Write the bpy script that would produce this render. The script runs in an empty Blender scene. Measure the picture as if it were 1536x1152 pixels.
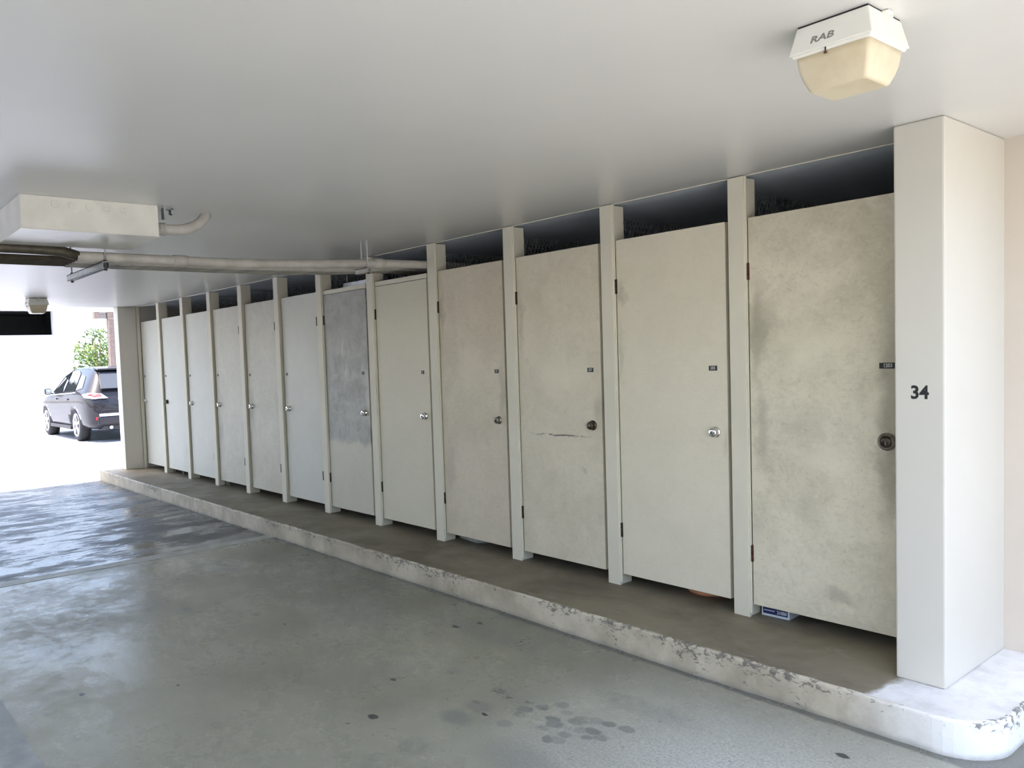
import bpy, bmesh, math, random
from mathutils import Vector, Matrix

SC = bpy.context.scene
COL = SC.collection
random.seed(7)

# ------------------------------------------------------------------ camera
cam_data = bpy.data.cameras.new('camera')
cam = bpy.data.objects.new('camera', cam_data)
COL.objects.link(cam)
cam_data.sensor_fit = 'HORIZONTAL'
cam_data.sensor_width = 36.0
cam_data.lens = 1210.985 / 1536 * 36.0
cam_data.shift_x = (768 - 642.137) / 1536
cam_data.shift_y = (601.8206 - 576) / 1536
cam_data.clip_start = 0.05
cam_data.clip_end = 300
_r = Vector((0.61581581, 0.78704239, -0.03654006))
_u = Vector((-0.01942178, 0.06152675, 0.99791646))
_f = Vector((-0.78765074, 0.61382305, -0.05317491))
M4 = Matrix(((_r.x, _u.x, -_f.x, 0.0), (_r.y, _u.y, -_f.y, -3.9023), (_r.z, _u.z, -_f.z, 1.5763), (0, 0, 0, 1)))
cam.matrix_world = M4
SC.camera = cam

# ------------------------------------------------------------------ sky, sun, exposure
world = bpy.data.worlds.new('world')
SC.world = world
world.use_nodes = True
wn = world.node_tree
for n in list(wn.nodes):
    wn.nodes.remove(n)
w_out = wn.nodes.new('ShaderNodeOutputWorld')
w_bg = wn.nodes.new('ShaderNodeBackground')
w_sky = wn.nodes.new('ShaderNodeTexSky')
w_sky.sky_type = 'NISHITA'
w_sky.sun_disc = False
w_sky.sun_elevation = math.radians(72)
w_sky.sun_rotation = math.radians(190)
w_sky.air_density = 1.0
w_sky.dust_density = 4.0
w_sky.ozone_density = 1.0
w_bg.inputs['Strength'].default_value = 0.42
wn.links.new(w_sky.outputs[0], w_bg.inputs[0])
wn.links.new(w_bg.outputs[0], w_out.inputs[0])

sun_data = bpy.data.lights.new('sun', 'SUN')
sun_data.energy = 5.6
sun_data.color = (1.0, 0.95, 0.88)
sun_data.angle = math.radians(0.6)
sun = bpy.data.objects.new('sun', sun_data)
COL.objects.link(sun)
sun.rotation_euler = Vector((-0.06, 0.25, -1.0)).to_track_quat('-Z', 'Y').to_euler()
sun.location = (0, 0, 20)

SC.view_settings.view_transform = 'Standard'
SC.view_settings.look = 'None'
SC.view_settings.gamma = 1.0
SC.view_settings.use_curve_mapping = False
SC.view_settings.exposure = 1.1

# ------------------------------------------------------------------ key dimensions
ZC = 2.4607          # ceiling
ZP = 0.142           # platform top
PITCH = 0.8561
X1 = -2.3911         # left edge of the first post
PW = 0.0914
SLAB_X0, SLAB_X1 = -11.9, -0.2
Y_BACK = -6.8


def post_x(k):
    return X1 - (k - 1) * PITCH


# ------------------------------------------------------------------ mesh helpers
class MB:
    def __init__(self):
        self.bm = bmesh.new()

    def box(self, x0, x1, y0, y1, z0, z1):
        vs = [self.bm.verts.new(p) for p in ((x0, y0, z0), (x1, y0, z0), (x1, y1, z0), (x0, y1, z0),
                                            (x0, y0, z1), (x1, y0, z1), (x1, y1, z1), (x0, y1, z1))]
        for f in ((0, 3, 2, 1), (4, 5, 6, 7), (0, 1, 5, 4), (1, 2, 6, 5), (2, 3, 7, 6), (3, 0, 4, 7)):
            self.bm.faces.new([vs[i] for i in f])
        return self

    def hexa(self, pts):
        vs = [self.bm.verts.new(p) for p in pts]
        for f in ((0, 3, 2, 1), (4, 5, 6, 7), (0, 1, 5, 4), (1, 2, 6, 5), (2, 3, 7, 6), (3, 0, 4, 7)):
            self.bm.faces.new([vs[i] for i in f])
        return self

    def bar(self, a, b, w, h, up=(0, 0, 1)):
        a = Vector(a); b = Vector(b)
        d = (b - a).normalized()
        s = d.cross(Vector(up))
        if s.length < 1e-5:
            s = d.cross(Vector((0, 1, 0)))
        s.normalize(); t = s.cross(d).normalized()
        s *= w / 2; t *= h / 2
        self.hexa([a - s - t, a + s - t, b + s - t, b - s - t, a - s + t, a + s + t, b + s + t, b - s + t])
        return self

    def tube(self, pts, r, n=14, caps=True):
        pts = [Vector(p) for p in pts]
        rings = []
        prev = None
        for i, p in enumerate(pts):
            if i == 0: d = pts[1] - p
            elif i == len(pts) - 1: d = p - pts[i - 1]
            else: d = (pts[i + 1] - p).normalized() + (p - pts[i - 1]).normalized()
            d.normalize()
            if prev is None:
                ref = Vector((0, 0, 1)) if abs(d.z) < 0.9 else Vector((1, 0, 0))
                s = d.cross(ref).normalized()
            else:
                s = (prev - d * prev.dot(d)).normalized()
            prev = s
            t = d.cross(s)
            rr = r[i] if isinstance(r, (list, tuple)) else r
            rings.append([self.bm.verts.new(p + (s * math.cos(a) + t * math.sin(a)) * rr)
                          for a in [2 * math.pi * k / n for k in range(n)]])
        for i in range(len(rings) - 1):
            for k in range(n):
                f = self.bm.faces.new((rings[i][k], rings[i][(k + 1) % n], rings[i + 1][(k + 1) % n], rings[i + 1][k]))
                f.smooth = True
        if caps:
            self.bm.faces.new(rings[0][::-1]); self.bm.faces.new(rings[-1])
        return self

    def lathe(self, c, axis, prof, n=24, smooth=True):
        """prof: list of (distance along axis, radius)"""
        c = Vector(c); ax = Vector(axis).normalized()
        ref = Vector((0, 0, 1)) if abs(ax.z) < 0.9 else Vector((1, 0, 0))
        s = ax.cross(ref).normalized(); t = ax.cross(s)
        rings = []
        for (h, r) in prof:
            if r < 1e-6:
                rings.append([self.bm.verts.new(c + ax * h)])
            else:
                rings.append([self.bm.verts.new(c + ax * h + (s * math.cos(a) + t * math.sin(a)) * r)
                              for a in [2 * math.pi * k / n for k in range(n)]])
        for i in range(len(rings) - 1):
            A, B = rings[i], rings[i + 1]
            for k in range(n):
                k2 = (k + 1) % n
                if len(A) == 1 and len(B) == 1: continue
                if len(A) == 1: f = self.bm.faces.new((A[0], B[k2], B[k]))
                elif len(B) == 1: f = self.bm.faces.new((A[k], A[k2], B[0]))
                else: f = self.bm.faces.new((A[k], A[k2], B[k2], B[k]))
                f.smooth = smooth
        if len(rings[0]) > 1: self.bm.faces.new(rings[0][::-1])
        if len(rings[-1]) > 1: self.bm.faces.new(rings[-1])
        return self

    def prism(self, poly, d):
        """poly: list of 3-D points (planar), extruded by vector d"""
        d = Vector(d)
        a = [self.bm.verts.new(Vector(p)) for p in poly]
        b = [self.bm.verts.new(Vector(p) + d) for p in poly]
        n = len(poly)
        self.bm.faces.new(a[::-1]); self.bm.faces.new(b)
        for i in range(n):
            self.bm.faces.new((a[i], a[(i + 1) % n], b[(i + 1) % n], b[i]))
        return self

    def bevel(self, w, seg=2):
        bmesh.ops.bevel(self.bm, geom=list(self.bm.edges), offset=w, segments=seg, affect='EDGES', profile=0.5)
        return self

    def build(self, name, mat, parent=None, loc=None, smooth=False):
        bmesh.ops.recalc_face_normals(self.bm, faces=self.bm.faces)
        me = bpy.data.meshes.new(name)
        if smooth:
            for f in self.bm.faces: f.smooth = True
        self.bm.to_mesh(me); self.bm.free()
        if mat: me.materials.append(mat)
        o = bpy.data.objects.new(name, me)
        COL.objects.link(o)
        if parent: o.parent = parent
        if loc is not None: o.location = loc
        return o


def empty(name, loc, rz=0.0):
    o = bpy.data.objects.new(name, None)
    o.empty_display_size = 0.1
    COL.objects.link(o)
    o.location = loc
    o.rotation_euler = (0, 0, rz)
    return o


def tag(o, label=None, cat=None, group=None, kind=None):
    if label: o['label'] = label
    if cat: o['category'] = cat
    if group: o['group'] = group
    if kind: o['kind'] = kind
    return o


def structure(o):
    o['kind'] = 'structure'
    return o


def text_obj(name, body, size, mat, parent, mw, thick=0.001, bold=0.0, align='CENTER', shear=0.0, sx=1.0):
    cu = bpy.data.curves.new(name, 'FONT')
    cu.body = body; cu.size = size; cu.extrude = thick; cu.offset = bold
    cu.align_x = align; cu.align_y = 'CENTER'; cu.shear = shear
    cu.resolution_u = 3
    tmp = bpy.data.objects.new(name, cu)
    COL.objects.link(tmp)
    dg = bpy.context.evaluated_depsgraph_get()
    me = bpy.data.meshes.new_from_object(tmp.evaluated_get(dg))
    bpy.data.objects.remove(tmp)
    bpy.data.curves.remove(cu)
    me.transform(Matrix.Diagonal((sx, 1, 1, 1)))
    me.transform(mw)
    me.materials.clear(); me.materials.append(mat)
    o = bpy.data.objects.new(name, me)
    COL.objects.link(o)
    if parent: o.parent = parent
    return o


# ------------------------------------------------------------------ material helpers
class NT:
    def __init__(self, name):
        self.m = bpy.data.materials.new(name)
        self.m.use_nodes = True
        self.t = self.m.node_tree
        self.b = self.t.nodes['Principled BSDF']

    def n(self, kind, **kw):
        nd = self.t.nodes.new(kind)
        for k, v in kw.items(): setattr(nd, k, v)
        return nd

    def l(self, a, b):
        self.t.links.new(a, b)

    def coord(self, which='Object'):
        return self.n('ShaderNodeTexCoord').outputs[which]

    def mapping(self, vec, loc=(0, 0, 0), scale=(1, 1, 1)):
        mp = self.n('ShaderNodeMapping')
        mp.inputs['Location'].default_value = loc
        mp.inputs['Scale'].default_value = scale
        self.l(vec, mp.inputs[0])
        return mp.outputs[0]

    def noise(self, vec, scale, detail=4, rough=0.6, dist=0.0):
        nd = self.n('ShaderNodeTexNoise')
        nd.inputs['Scale'].default_value = scale
        nd.inputs['Detail'].default_value = detail
        nd.inputs['Roughness'].default_value = rough
        nd.inputs['Distortion'].default_value = dist
        self.l(vec, nd.inputs['Vector'])
        return nd.outputs[0]

    def math(self, op, a, b=None, c=None, clamp=False):
        nd = self.n('ShaderNodeMath', operation=op, use_clamp=clamp)
        for i, v in enumerate((a, b, c)):
            if v is None: continue
            if isinstance(v, (int, float)): nd.inputs[i].default_value = v
            else: self.l(v, nd.inputs[i])
        return nd.outputs[0]

    def ramp(self, v, a, b, lo=0.0, hi=1.0):
        nd = self.n('ShaderNodeMapRange')
        nd.interpolation_type = 'SMOOTHSTEP'
        self.l(v, nd.inputs[0])
        nd.inputs[1].default_value = a; nd.inputs[2].default_value = b
        nd.inputs[3].default_value = lo; nd.inputs[4].default_value = hi
        return nd.outputs[0]

    def mix(self, fac, a, b):
        nd = self.n('ShaderNodeMix', data_type='RGBA')
        if isinstance(fac, (int, float)): nd.inputs[0].default_value = fac
        else: self.l(fac, nd.inputs[0])
        for i, v in ((6, a), (7, b)):
            if isinstance(v, tuple): nd.inputs[i].default_value = (v[0], v[1], v[2], 1)
            else: self.l(v, nd.inputs[i])
        return nd.outputs[2]

    def sep(self, vec):
        nd = self.n('ShaderNodeSeparateXYZ')
        self.l(vec, nd.inputs[0])
        return nd.outputs

    def spot(self, vec, c, r, soft=0.5):
        """1 inside an ellipsoid at c of radii r, falling to 0; vec may be distorted"""
        mp = self.n('ShaderNodeMapping')
        mp.inputs['Scale'].default_value = tuple(1.0 / v for v in r)
        mp.inputs['Location'].default_value = tuple(-ci / v for ci, v in zip(c, r))
        self.l(vec, mp.inputs[0])
        ln = self.n('ShaderNodeVectorMath', operation='LENGTH')
        self.l(mp.outputs[0], ln.inputs[0])
        return self.ramp(ln.outputs['Value'], 1.0, 1.0 - soft, 0.0, 1.0)

    def distort(self, vec, scale, amt):
        nd = self.n('ShaderNodeTexNoise')
        nd.inputs['Scale'].default_value = scale
        nd.inputs['Detail'].default_value = 3
        self.l(vec, nd.inputs['Vector'])
        sb = self.n('ShaderNodeVectorMath', operation='SUBTRACT')
        self.l(nd.outputs['Color'], sb.inputs[0]); sb.inputs[1].default_value = (0.5, 0.5, 0.5)
        sc = self.n('ShaderNodeVectorMath', operation='SCALE')
        self.l(sb.outputs[0], sc.inputs[0]); sc.inputs['Scale'].default_value = amt
        ad = self.n('ShaderNodeVectorMath', operation='ADD')
        self.l(vec, ad.inputs[0]); self.l(sc.outputs[0], ad.inputs[1])
        return ad.outputs[0]

    def bump(self, h, strength=0.2, dist=0.01):
        nd = self.n('ShaderNodeBump')
        nd.inputs['Strength'].default_value = strength
        nd.inputs['Distance'].default_value = dist
        self.l(h, nd.inputs['Height'])
        self.l(nd.outputs[0], self.b.inputs['Normal'])

    def color(self, v):
        if isinstance(v, tuple): self.b.inputs['Base Color'].default_value = (v[0], v[1], v[2], 1)
        else: self.l(v, self.b.inputs['Base Color'])

    def rough(self, v):
        if isinstance(v, (int, float)): self.b.inputs['Roughness'].default_value = v
        else: self.l(v, self.b.inputs['Roughness'])


def plain(name, col, rough=0.5, metal=0.0, var=0.08, scale=8.0, bump=0.0):
    t = NT(name)
    n = t.noise(t.coord(), scale)
    dk = tuple(c * (1 - var * 2) for c in col); lt = tuple(min(1, c * (1 + var)) for c in col)
    t.color(t.mix(t.ramp(n, 0.3, 0.7), dk, lt))
    t.rough(rough)
    t.b.inputs['Metallic'].default_value = metal
    if bump: t.bump(t.noise(t.coord(), scale * 8, 3), bump, 0.004)
    return t.m


def mat_floor():
    t = NT('painted_concrete_floor')
    P = t.coord()
    base_n = t.noise(P, 0.9, 6, 0.62, 0.3)
    col = t.mix(t.ramp(base_n, 0.32, 0.68), (0.265, 0.255, 0.185), (0.36, 0.345, 0.26))
    mott = t.noise(P, 3.2, 6, 0.7)
    col = t.mix(t.ramp(mott, 0.45, 0.8, 0, 0.22), col, (0.235, 0.245, 0.215))
    dn = t.distort(P, 1.6, 0.9)
    mid_shade = t.math('MAXIMUM', t.math('MULTIPLY', t.spot(dn, (-5.0, -0.7, 0), (2.4, 1.1, 9), 0.9), 0.6), t.math('MULTIPLY', t.spot(dn, (-3.0, -0.6, 0), (1.6, 0.6, 9), 0.9), 0.45))  # dim middle of the bay by the kerb, shade painted into the floor colour
    col = t.mix(mid_shade, col, (0.13, 0.127, 0.095))
    daylight_pale = t.spot(t.distort(P, 2.2, 0.5), (-1.55, -1.35, 0), (1.35, 1.15, 9), 0.95)  # daylight from the open right end painted pale; the coarse grain is real
    grain = t.ramp(t.noise(P, 85, 3, 0.8), 0.36, 0.6)
    col = t.mix(t.math('MULTIPLY', daylight_pale, t.math('MULTIPLY_ADD', grain, 0.65, 0.2)), col, (0.60, 0.60, 0.57))
    fine = t.noise(P, 55, 4, 0.75)
    col = t.mix(t.ramp(fine, 0.5, 0.72, 0, 0.28), col, (0.45, 0.47, 0.46))
    D = t.distort(P, 14, 0.05)
    # damp round marks and oil spots
    prints = [(-2.36, -1.51), (-2.39, -1.42), (-2.35, -1.45), (-2.26, -1.49), (-2.24, -1.545), (-2.28, -1.57), (-2.31, -1.37),
              (-2.3, -1.33), (-2.24, -1.41), (-2.2, -1.38), (-2.18, -1.44), (-2.14, -1.4), (-2.25, -1.3), (-2.2, -1.28), (-2.12, -1.26),
              (-2.52, -1.49), (-2.5, -1.6), (-2.54, -1.44), (-2.5, -1.37), (-2.46, -1.29), (-2.39, -1.33)]
    acc = None
    for i, c in enumerate(prints):
        r = 0.034 + 0.012 * ((i * 7) % 5) / 4
        s = t.math('MULTIPLY', t.spot(D, (c[0], c[1], 0), (r, r * 0.85, 1), 0.35), 0.55 + 0.4 * ((i * 3) % 4) / 3)
        acc = s if acc is None else t.math('MAXIMUM', acc, s)
    for c, r, k in [((-2.68, -1.72), (.12, .075), .75), ((-2.70, -1.57), (.09, .07), .65), ((-3.09, -1.39), (.055, .045), .5),
                    ((-3.18, -1.31), (.03, .025), .4), ((-3.36, -1.3), (.05, .03), .35), ((-3.42, -1.39), (.05, .03), .3),
                    ((-3.24, -1.45), (.05, .035), .3), ((-2.6, -2.01), (.12, .1), .35), ((-2.22, -1.78), (.3, .16), .4),
                    ((-4.9, -2.81), (.3, .2), .45), ((-5.09, -1.99), (.07, .05), .7), ((-5.0, -1.97), (.05, .04), .6),
                    ((-5.5, -2.15), (.35, .2), .35), ((-5.9, -1.35), (.2, .14), .55), ((-5.2, -1.6), (.12, .06), .4),
                    ((-4.3, -1.2), (.6, .25), .25), ((-3.4, -.9), (.5, .12), .35), ((-2.2, -1.05), (.35, .1), .3)]:
        s = t.math('MULTIPLY', t.spot(D, (c[0], c[1], 0), (r[0], r[1], 1), 0.6), k)
        acc = t.math('MAXIMUM', acc, s)
    col = t.mix(t.math('MULTIPLY', acc, 0.8), col, (0.17, 0.18, 0.165))
    # flaked patch
    flake_n = t.noise(t.mapping(P, scale=(1.0, 2.0, 1)), 34, 5, 0.7, 1.2)
    fl = None
    for c, r in [((-2.75, -1.39), (.09, .04)), ((-2.66, -1.41), (.09, .035)), ((-2.59, -1.375), (.07, .03))]:
        s = t.spot(D, (c[0], c[1], 0), (r[0], r[1], 1), 0.7)
        fl = s if fl is None else t.math('MAXIMUM', fl, s)
    fl = t.math('MULTIPLY', fl, t.ramp(flake_n, 0.5, 0.58))
    col = t.mix(fl, col, (0.07, 0.075, 0.07))
    # small specks
    sp = None
    for i, c in enumerate([(-5.93, -2.88), (-4.12, -2.9), (-6.06, -2.19), (-4.36, -1.67), (-3.22, -1.67), (-2.94, -1.99), (-2.96, -2.1), (-3.93, -0.69),
                           (-3.55, -0.81), (-3.16, -0.85), (-5.87, -1.76), (-3.6, -0.95), (-4.05, -1.4), (-2.62, -1.6), (-1.43, -0.84), (-3.9, -2.5)]):
        r = 0.016 + 0.010 * (i % 3)
        s = t.spot(D, (c[0], c[1], 0), (r, r * 0.6, 1), 0.4)
        sp = s if sp is None else t.math('MAXIMUM', sp, s)
    fs = t.noise(t.mapping(P, scale=(1, 1.6, 1)), 24.0, 1, 0.4)
    sp = t.math('MAXIMUM', sp, t.ramp(fs, 0.79, 0.82, 0, 0.8))
    col = t.mix(sp, col, (0.06, 0.065, 0.06))
    # dirt that gathers along the kerb, worn pale bay line at the joint
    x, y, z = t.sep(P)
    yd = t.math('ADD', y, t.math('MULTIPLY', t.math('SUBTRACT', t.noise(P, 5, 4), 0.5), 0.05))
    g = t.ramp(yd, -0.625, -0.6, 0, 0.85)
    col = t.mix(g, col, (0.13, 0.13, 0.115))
    t.color(col)
    rn = t.noise(P, 1.4, 5, 0.65)
    rn2 = t.noise(P, 13, 6, 0.75)
    rr = t.math('ADD', t.ramp(rn, 0.35, 0.65, 0.15, 0.42), t.ramp(rn2, 0.35, 0.65, -0.05, 0.10))
    t.rough(rr)
    hb = t.math('ADD', t.math('MULTIPLY', t.noise(P, 3.2, 5), 0.45), t.math('MULTIPLY', t.noise(P, 48, 5, 0.75), 0.2))
    t.bump(hb, 0.45, 0.012)
    return t.m


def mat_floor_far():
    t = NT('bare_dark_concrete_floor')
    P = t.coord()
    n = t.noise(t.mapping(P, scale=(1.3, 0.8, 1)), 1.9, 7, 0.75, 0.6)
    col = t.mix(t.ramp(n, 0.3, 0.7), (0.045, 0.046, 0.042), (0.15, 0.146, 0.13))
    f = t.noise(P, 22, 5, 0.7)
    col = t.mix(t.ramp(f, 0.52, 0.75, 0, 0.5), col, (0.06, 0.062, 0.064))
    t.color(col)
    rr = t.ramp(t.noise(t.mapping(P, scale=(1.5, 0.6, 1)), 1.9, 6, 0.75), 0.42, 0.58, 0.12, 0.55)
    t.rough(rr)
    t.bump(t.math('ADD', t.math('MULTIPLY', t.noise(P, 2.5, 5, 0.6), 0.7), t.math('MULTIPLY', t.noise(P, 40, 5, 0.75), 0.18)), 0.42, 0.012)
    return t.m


def mat_platform():
    t = NT('worn_brown_concrete')
    P = t.coord()
    n = t.noise(P, 1.6, 6, 0.65, 0.5)
    col = t.mix(t.ramp(n, 0.3, 0.7), (0.135, 0.112, 0.074), (0.245, 0.209, 0.143))
    s = t.noise(t.mapping(P, scale=(1, 2.2, 1)), 5, 5, 0.7, 0.8)
    col = t.mix(t.ramp(s, 0.58, 0.75, 0, 0.6), col, (0.33, 0.315, 0.28))
    x, y, z = t.sep(P)
    # white paint around the numbered pillar
    e = t.math('ADD', t.math('SUBTRACT', x, t.math('MULTIPLY', y, 0.12)), t.math('MULTIPLY', t.math('SUBTRACT', t.noise(P, 16, 4), 0.5), 0.08))
    w = t.ramp(e, -1.425, -1.385)
    wn_ = t.mix(t.ramp(t.noise(P, 6, 5, 0.7), 0.4, 0.75), (0.8, 0.79, 0.77), (0.62, 0.6, 0.57))
    col = t.mix(w, col, wn_)
    t.color(col)
    t.rough(t.ramp(t.noise(P, 3, 4), 0.3, 0.7, 0.45, 0.7))
    t.bump(t.math('ADD', t.noise(P, 4, 4), t.math('MULTIPLY', t.noise(P, 70, 3), 0.1)), 0.3, 0.008)
    return t.m


def mat_kerb():
    t = NT('chipped_white_kerb_paint')
    P = t.coord()
    n = t.noise(P, 3.0, 5, 0.65)
    col = t.mix(t.ramp(n, 0.3, 0.7), (0.37, 0.318, 0.235), (0.60, 0.53, 0.41))
    x, y, z = t.sep(P)
    col = t.mix(t.ramp(t.math('ADD', x, t.math('MULTIPLY', t.noise(P, 6, 4), 0.3)), -1.5, -0.95), col, (0.82, 0.805, 0.77))
    chip = t.noise(t.mapping(P, scale=(1, 1, 1.6)), 26, 6, 0.75, 0.6)
    big = t.noise(P, 2.1, 3)
    edge = t.ramp(z, 0.04, 0.142, 0.0, 0.11)
    th = t.math('ADD', t.math('ADD', chip, t.math('MULTIPLY', t.ramp(big, 0.4, 0.7), 0.12)), edge)
    col = t.mix(t.ramp(th, 0.67, 0.75, 0, 0.85), col, (0.13, 0.12, 0.10))
    low = t.math('ADD', z, t.math('MULTIPLY', t.math('SUBTRACT', t.noise(P, 9, 4), 0.5), 0.04))
    col = t.mix(t.ramp(low, 0.03, -0.005, 0, 0.6), col, (0.22, 0.21, 0.18))
    t.color(col)
    t.rough(0.6)
    t.bump(t.math('ADD', t.noise(P, 7, 5), t.math('MULTIPLY', t.noise(P, 45, 4), 0.3)), 0.5, 0.008)
    return t.m


def mat_wall_paint(name, col, var=0.04, bump=0.12, rough=0.55):
    t = NT(name)
    P = t.coord()
    n = t.noise(P, 1.3, 5, 0.6)
    c2 = tuple(c * (1 - var * 2) for c in col)
    t.color(t.mix(t.ramp(n, 0.3, 0.7), c2, col))
    t.rough(rough)
    t.bump(t.math('ADD', t.noise(P, 5, 4), t.math('MULTIPLY', t.noise(P, 90, 2), 0.08)), bump, 0.006)
    return t.m


def mat_door(name, base, dirt, amount, seed, spots=(), split=None, line=None, scale=2.6):
    t = NT(name)
    P = t.coord()
    Q = t.mapping(P, loc=(seed * 3.17, seed * 1.3, seed * 2.71))
    n1 = t.noise(Q, scale, 6, 0.62, 0.4)
    n2 = t.noise(Q, scale * 4.5, 5, 0.7, 0.5)
    f = t.math('ADD', t.math('MULTIPLY', t.ramp(n1, 0.36, 0.68), 0.7), t.math('MULTIPLY', t.ramp(n2, 0.42, 0.7), 0.3))
    col = t.mix(t.math('MULTIPLY', f, amount), base, dirt)
    brush = t.noise(t.mapping(Q, scale=(1, 1, 9)), 9, 4, 0.6)
    col = t.mix(t.ramp(brush, 0.45, 0.75, 0, 0.12), col, (0.75, 0.74, 0.70))
    sc = t.noise(t.mapping(t.distort(Q, 9, 0.12), scale=(1, 1, 1.5)), 38, 5, 0.78, 0.8)
    col = t.mix(t.math('MULTIPLY', t.ramp(sc, 0.52, 0.66), min(0.5, amount * 0.5)), col, tuple(c * 0.86 for c in dirt))
    col = t.mix(t.math('MULTIPLY', t.ramp(sc, 0.46, 0.34), min(0.5, amount * 0.45)), col, tuple(min(0.8, c * 1.12) for c in base))
    D = t.distort(P, 7, 0.16)
    D = t.distort(D, 34, 0.03)
    if split:
        zz = t.sep(D)[2]
        s = t.ramp(zz, split[0] - 0.035, split[0] + 0.035)
        nn = t.mix(t.ramp(n2, 0.35, 0.7), split[1], split[2])
        col = t.mix(s, col, nn)
    for (cx, cz, rx, rz, k) in spots:
        s = t.math('MULTIPLY', t.spot(D, (cx, 0, cz), (rx, 1, rz), 0.85), abs(k))
        if k > 0: col = t.mix(s, col, tuple(c * 0.62 for c in dirt))
        else: col = t.mix(s, col, tuple(min(1, c * 1.12) for c in base))
    if line:
        s = t.spot(t.distort(P, 12, 0.03), (line[0], 0, line[1]), (line[2], 1, 0.009), 0.7)
        s = t.math('MULTIPLY', s, t.ramp(t.noise(Q, 22, 3), 0.33, 0.5))
        col = t.mix(s, col, (0.16, 0.15, 0.13))
    t.color(col)
    t.rough(t.ramp(n2, 0.3, 0.7, 0.42, 0.6))
    t.bump(t.math('ADD', t.noise(Q, 6, 4), t.math('MULTIPLY', brush, 0.15)), 0.08, 0.004)
    return t.m


M = {}
M['floor'] = mat_floor()
M['floor_far'] = mat_floor_far()
M['platform'] = mat_platform()
M['kerb'] = mat_kerb()
M['ceiling'] = mat_wall_paint('ceiling_paint', (0.675, 0.67, 0.645), 0.02, 0.05, 0.3)
M['ceiling_in'] = mat_wall_paint('locker_ceiling_paint', (0.76, 0.82, 0.88), 0.03, 0.1, 0.4)
M['wall_in'] = mat_wall_paint('locker_back_concrete', (0.26, 0.27, 0.27), 0.1, 0.2)
M['wall_pink'] = mat_wall_paint('beige_wall_paint', (0.62, 0.55, 0.47), 0.03, 0.12)
M['wall_white'] = mat_wall_paint('unseen_wall_white_paint', (0.82, 0.80, 0.78), 0.03, 0.1)
M['column'] = mat_wall_paint('cream_pillar_paint', (0.62, 0.59, 0.52), 0.02, 0.15)
M['post'] = mat_wall_paint('white_post_paint', (0.705, 0.66, 0.53), 0.05, 0.06)
M['ground'] = plain('sunlit_drive_concrete', (0.30, 0.295, 0.275), 0.8, 0, 0.05, 2.0, 0.15)
M['ground_left'] = plain('cool_grey_drive', (0.295, 0.31, 0.345), 0.8, 0, 0.05, 2.0, 0.15)
M['black'] = plain('black_paint', (0.012, 0.012, 0.012), 0.45)
M['dark_void'] = plain('dark_interior', (0.02, 0.024, 0.024), 0.8)
M['steel_dark'] = plain('dark_bronze_hinge', (0.045, 0.032, 0.025), 0.45, 0.4, 0.2, 30)
M['rust'] = plain('rusty_hinge', (0.09, 0.03, 0.018), 0.6, 0.2, 0.25, 40)
M['chrome'] = plain('polished_chrome', (0.78, 0.77, 0.74), 0.12, 1.0, 0.02)
M['pewter'] = plain('tarnished_pewter', (0.26, 0.25, 0.21), 0.35, 0.9, 0.2, 40)
M['bronze'] = plain('dark_bronze', (0.075, 0.06, 0.045), 0.35, 0.8, 0.2, 40)
M['plate_text'] = plain('pale_engraving', (0.5, 0.5, 0.46), 0.6)
M['mark_grey'] = plain('grey_mark', (0.26, 0.25, 0.24), 0.6)
M['mesh_wire'] = plain('galvanised_mesh', (0.2, 0.21, 0.2), 0.5, 0.6, 0.15, 20)
M['light_body'] = plain('cream_enamel', (0.80, 0.79, 0.73), 0.35, 0, 0.02, 6)
M['pipe'] = plain('painted_pipe', (0.52, 0.49, 0.44), 0.5, 0, 0.08, 9, 0.1)
M['pipe_dark'] = plain('weathered_pipe', (0.34, 0.32, 0.28), 0.5, 0, 0.15, 9, 0.1)
M['pipe_shaded'] = plain('shaded_brown_pipe', (0.10, 0.085, 0.06), 0.5, 0.3, 0.2, 9, 0.1)  # brown tone paints shade onto the pipe lengths past the hanger
M['strut'] = plain('galvanised_channel', (0.33, 0.34, 0.34), 0.35, 0.85, 0.1, 18)
M['box_paint'] = plain('cream_box_paint', (0.74, 0.72, 0.65), 0.28, 0, 0.04, 7, 0.08)
M['terracotta'] = plain('terracotta', (0.55, 0.24, 0.12), 0.8, 0, 0.1, 12, 0.15)
M['carton'] = plain('white_carton', (0.62, 0.66, 0.70), 0.6)
M['label_blue'] = plain('blue_label_print', (0.018, 0.022, 0.11), 0.4)
M['label_white'] = plain('white_print', (0.75, 0.77, 0.8), 0.5)
M['grey_plastic'] = plain('grey_plastic', (0.34, 0.35, 0.33), 0.5)
M['white_metal'] = plain('white_enamel_tube', (0.6, 0.6, 0.58), 0.4)
M['brown_wood'] = plain('brown_painted_timber', (0.22, 0.16, 0.13), 0.7, 0, 0.12, 10)
M['brown_slat'] = plain('dark_brown_slat', (0.12, 0.085, 0.065), 0.7, 0, 0.12, 10)


def mat_lens():
    t = NT('yellowed_plastic_lens')
    P = t.coord()
    n = t.noise(P, 9, 4)
    t.color(t.mix(t.ramp(n, 0.3, 0.7), (0.60, 0.51, 0.345), (0.68, 0.60, 0.44)))
    t.rough(0.3)
    t.b.inputs['Subsurface Weight'].default_value = 0.1
    t.b.inputs['Subsurface Radius'].default_value = (0.05, 0.04, 0.02)
    return t.m


M['lens'] = mat_lens()

# ------------------------------------------------------------------ ground, floors
o = structure(MB().box(-6, 40, -45, 60, -0.6, -0.012).build('ground', M['ground']))
structure(MB().box(-70, -6, -45, 60, -0.6, -0.012).build('ground_2', M['ground_left']))
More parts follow.
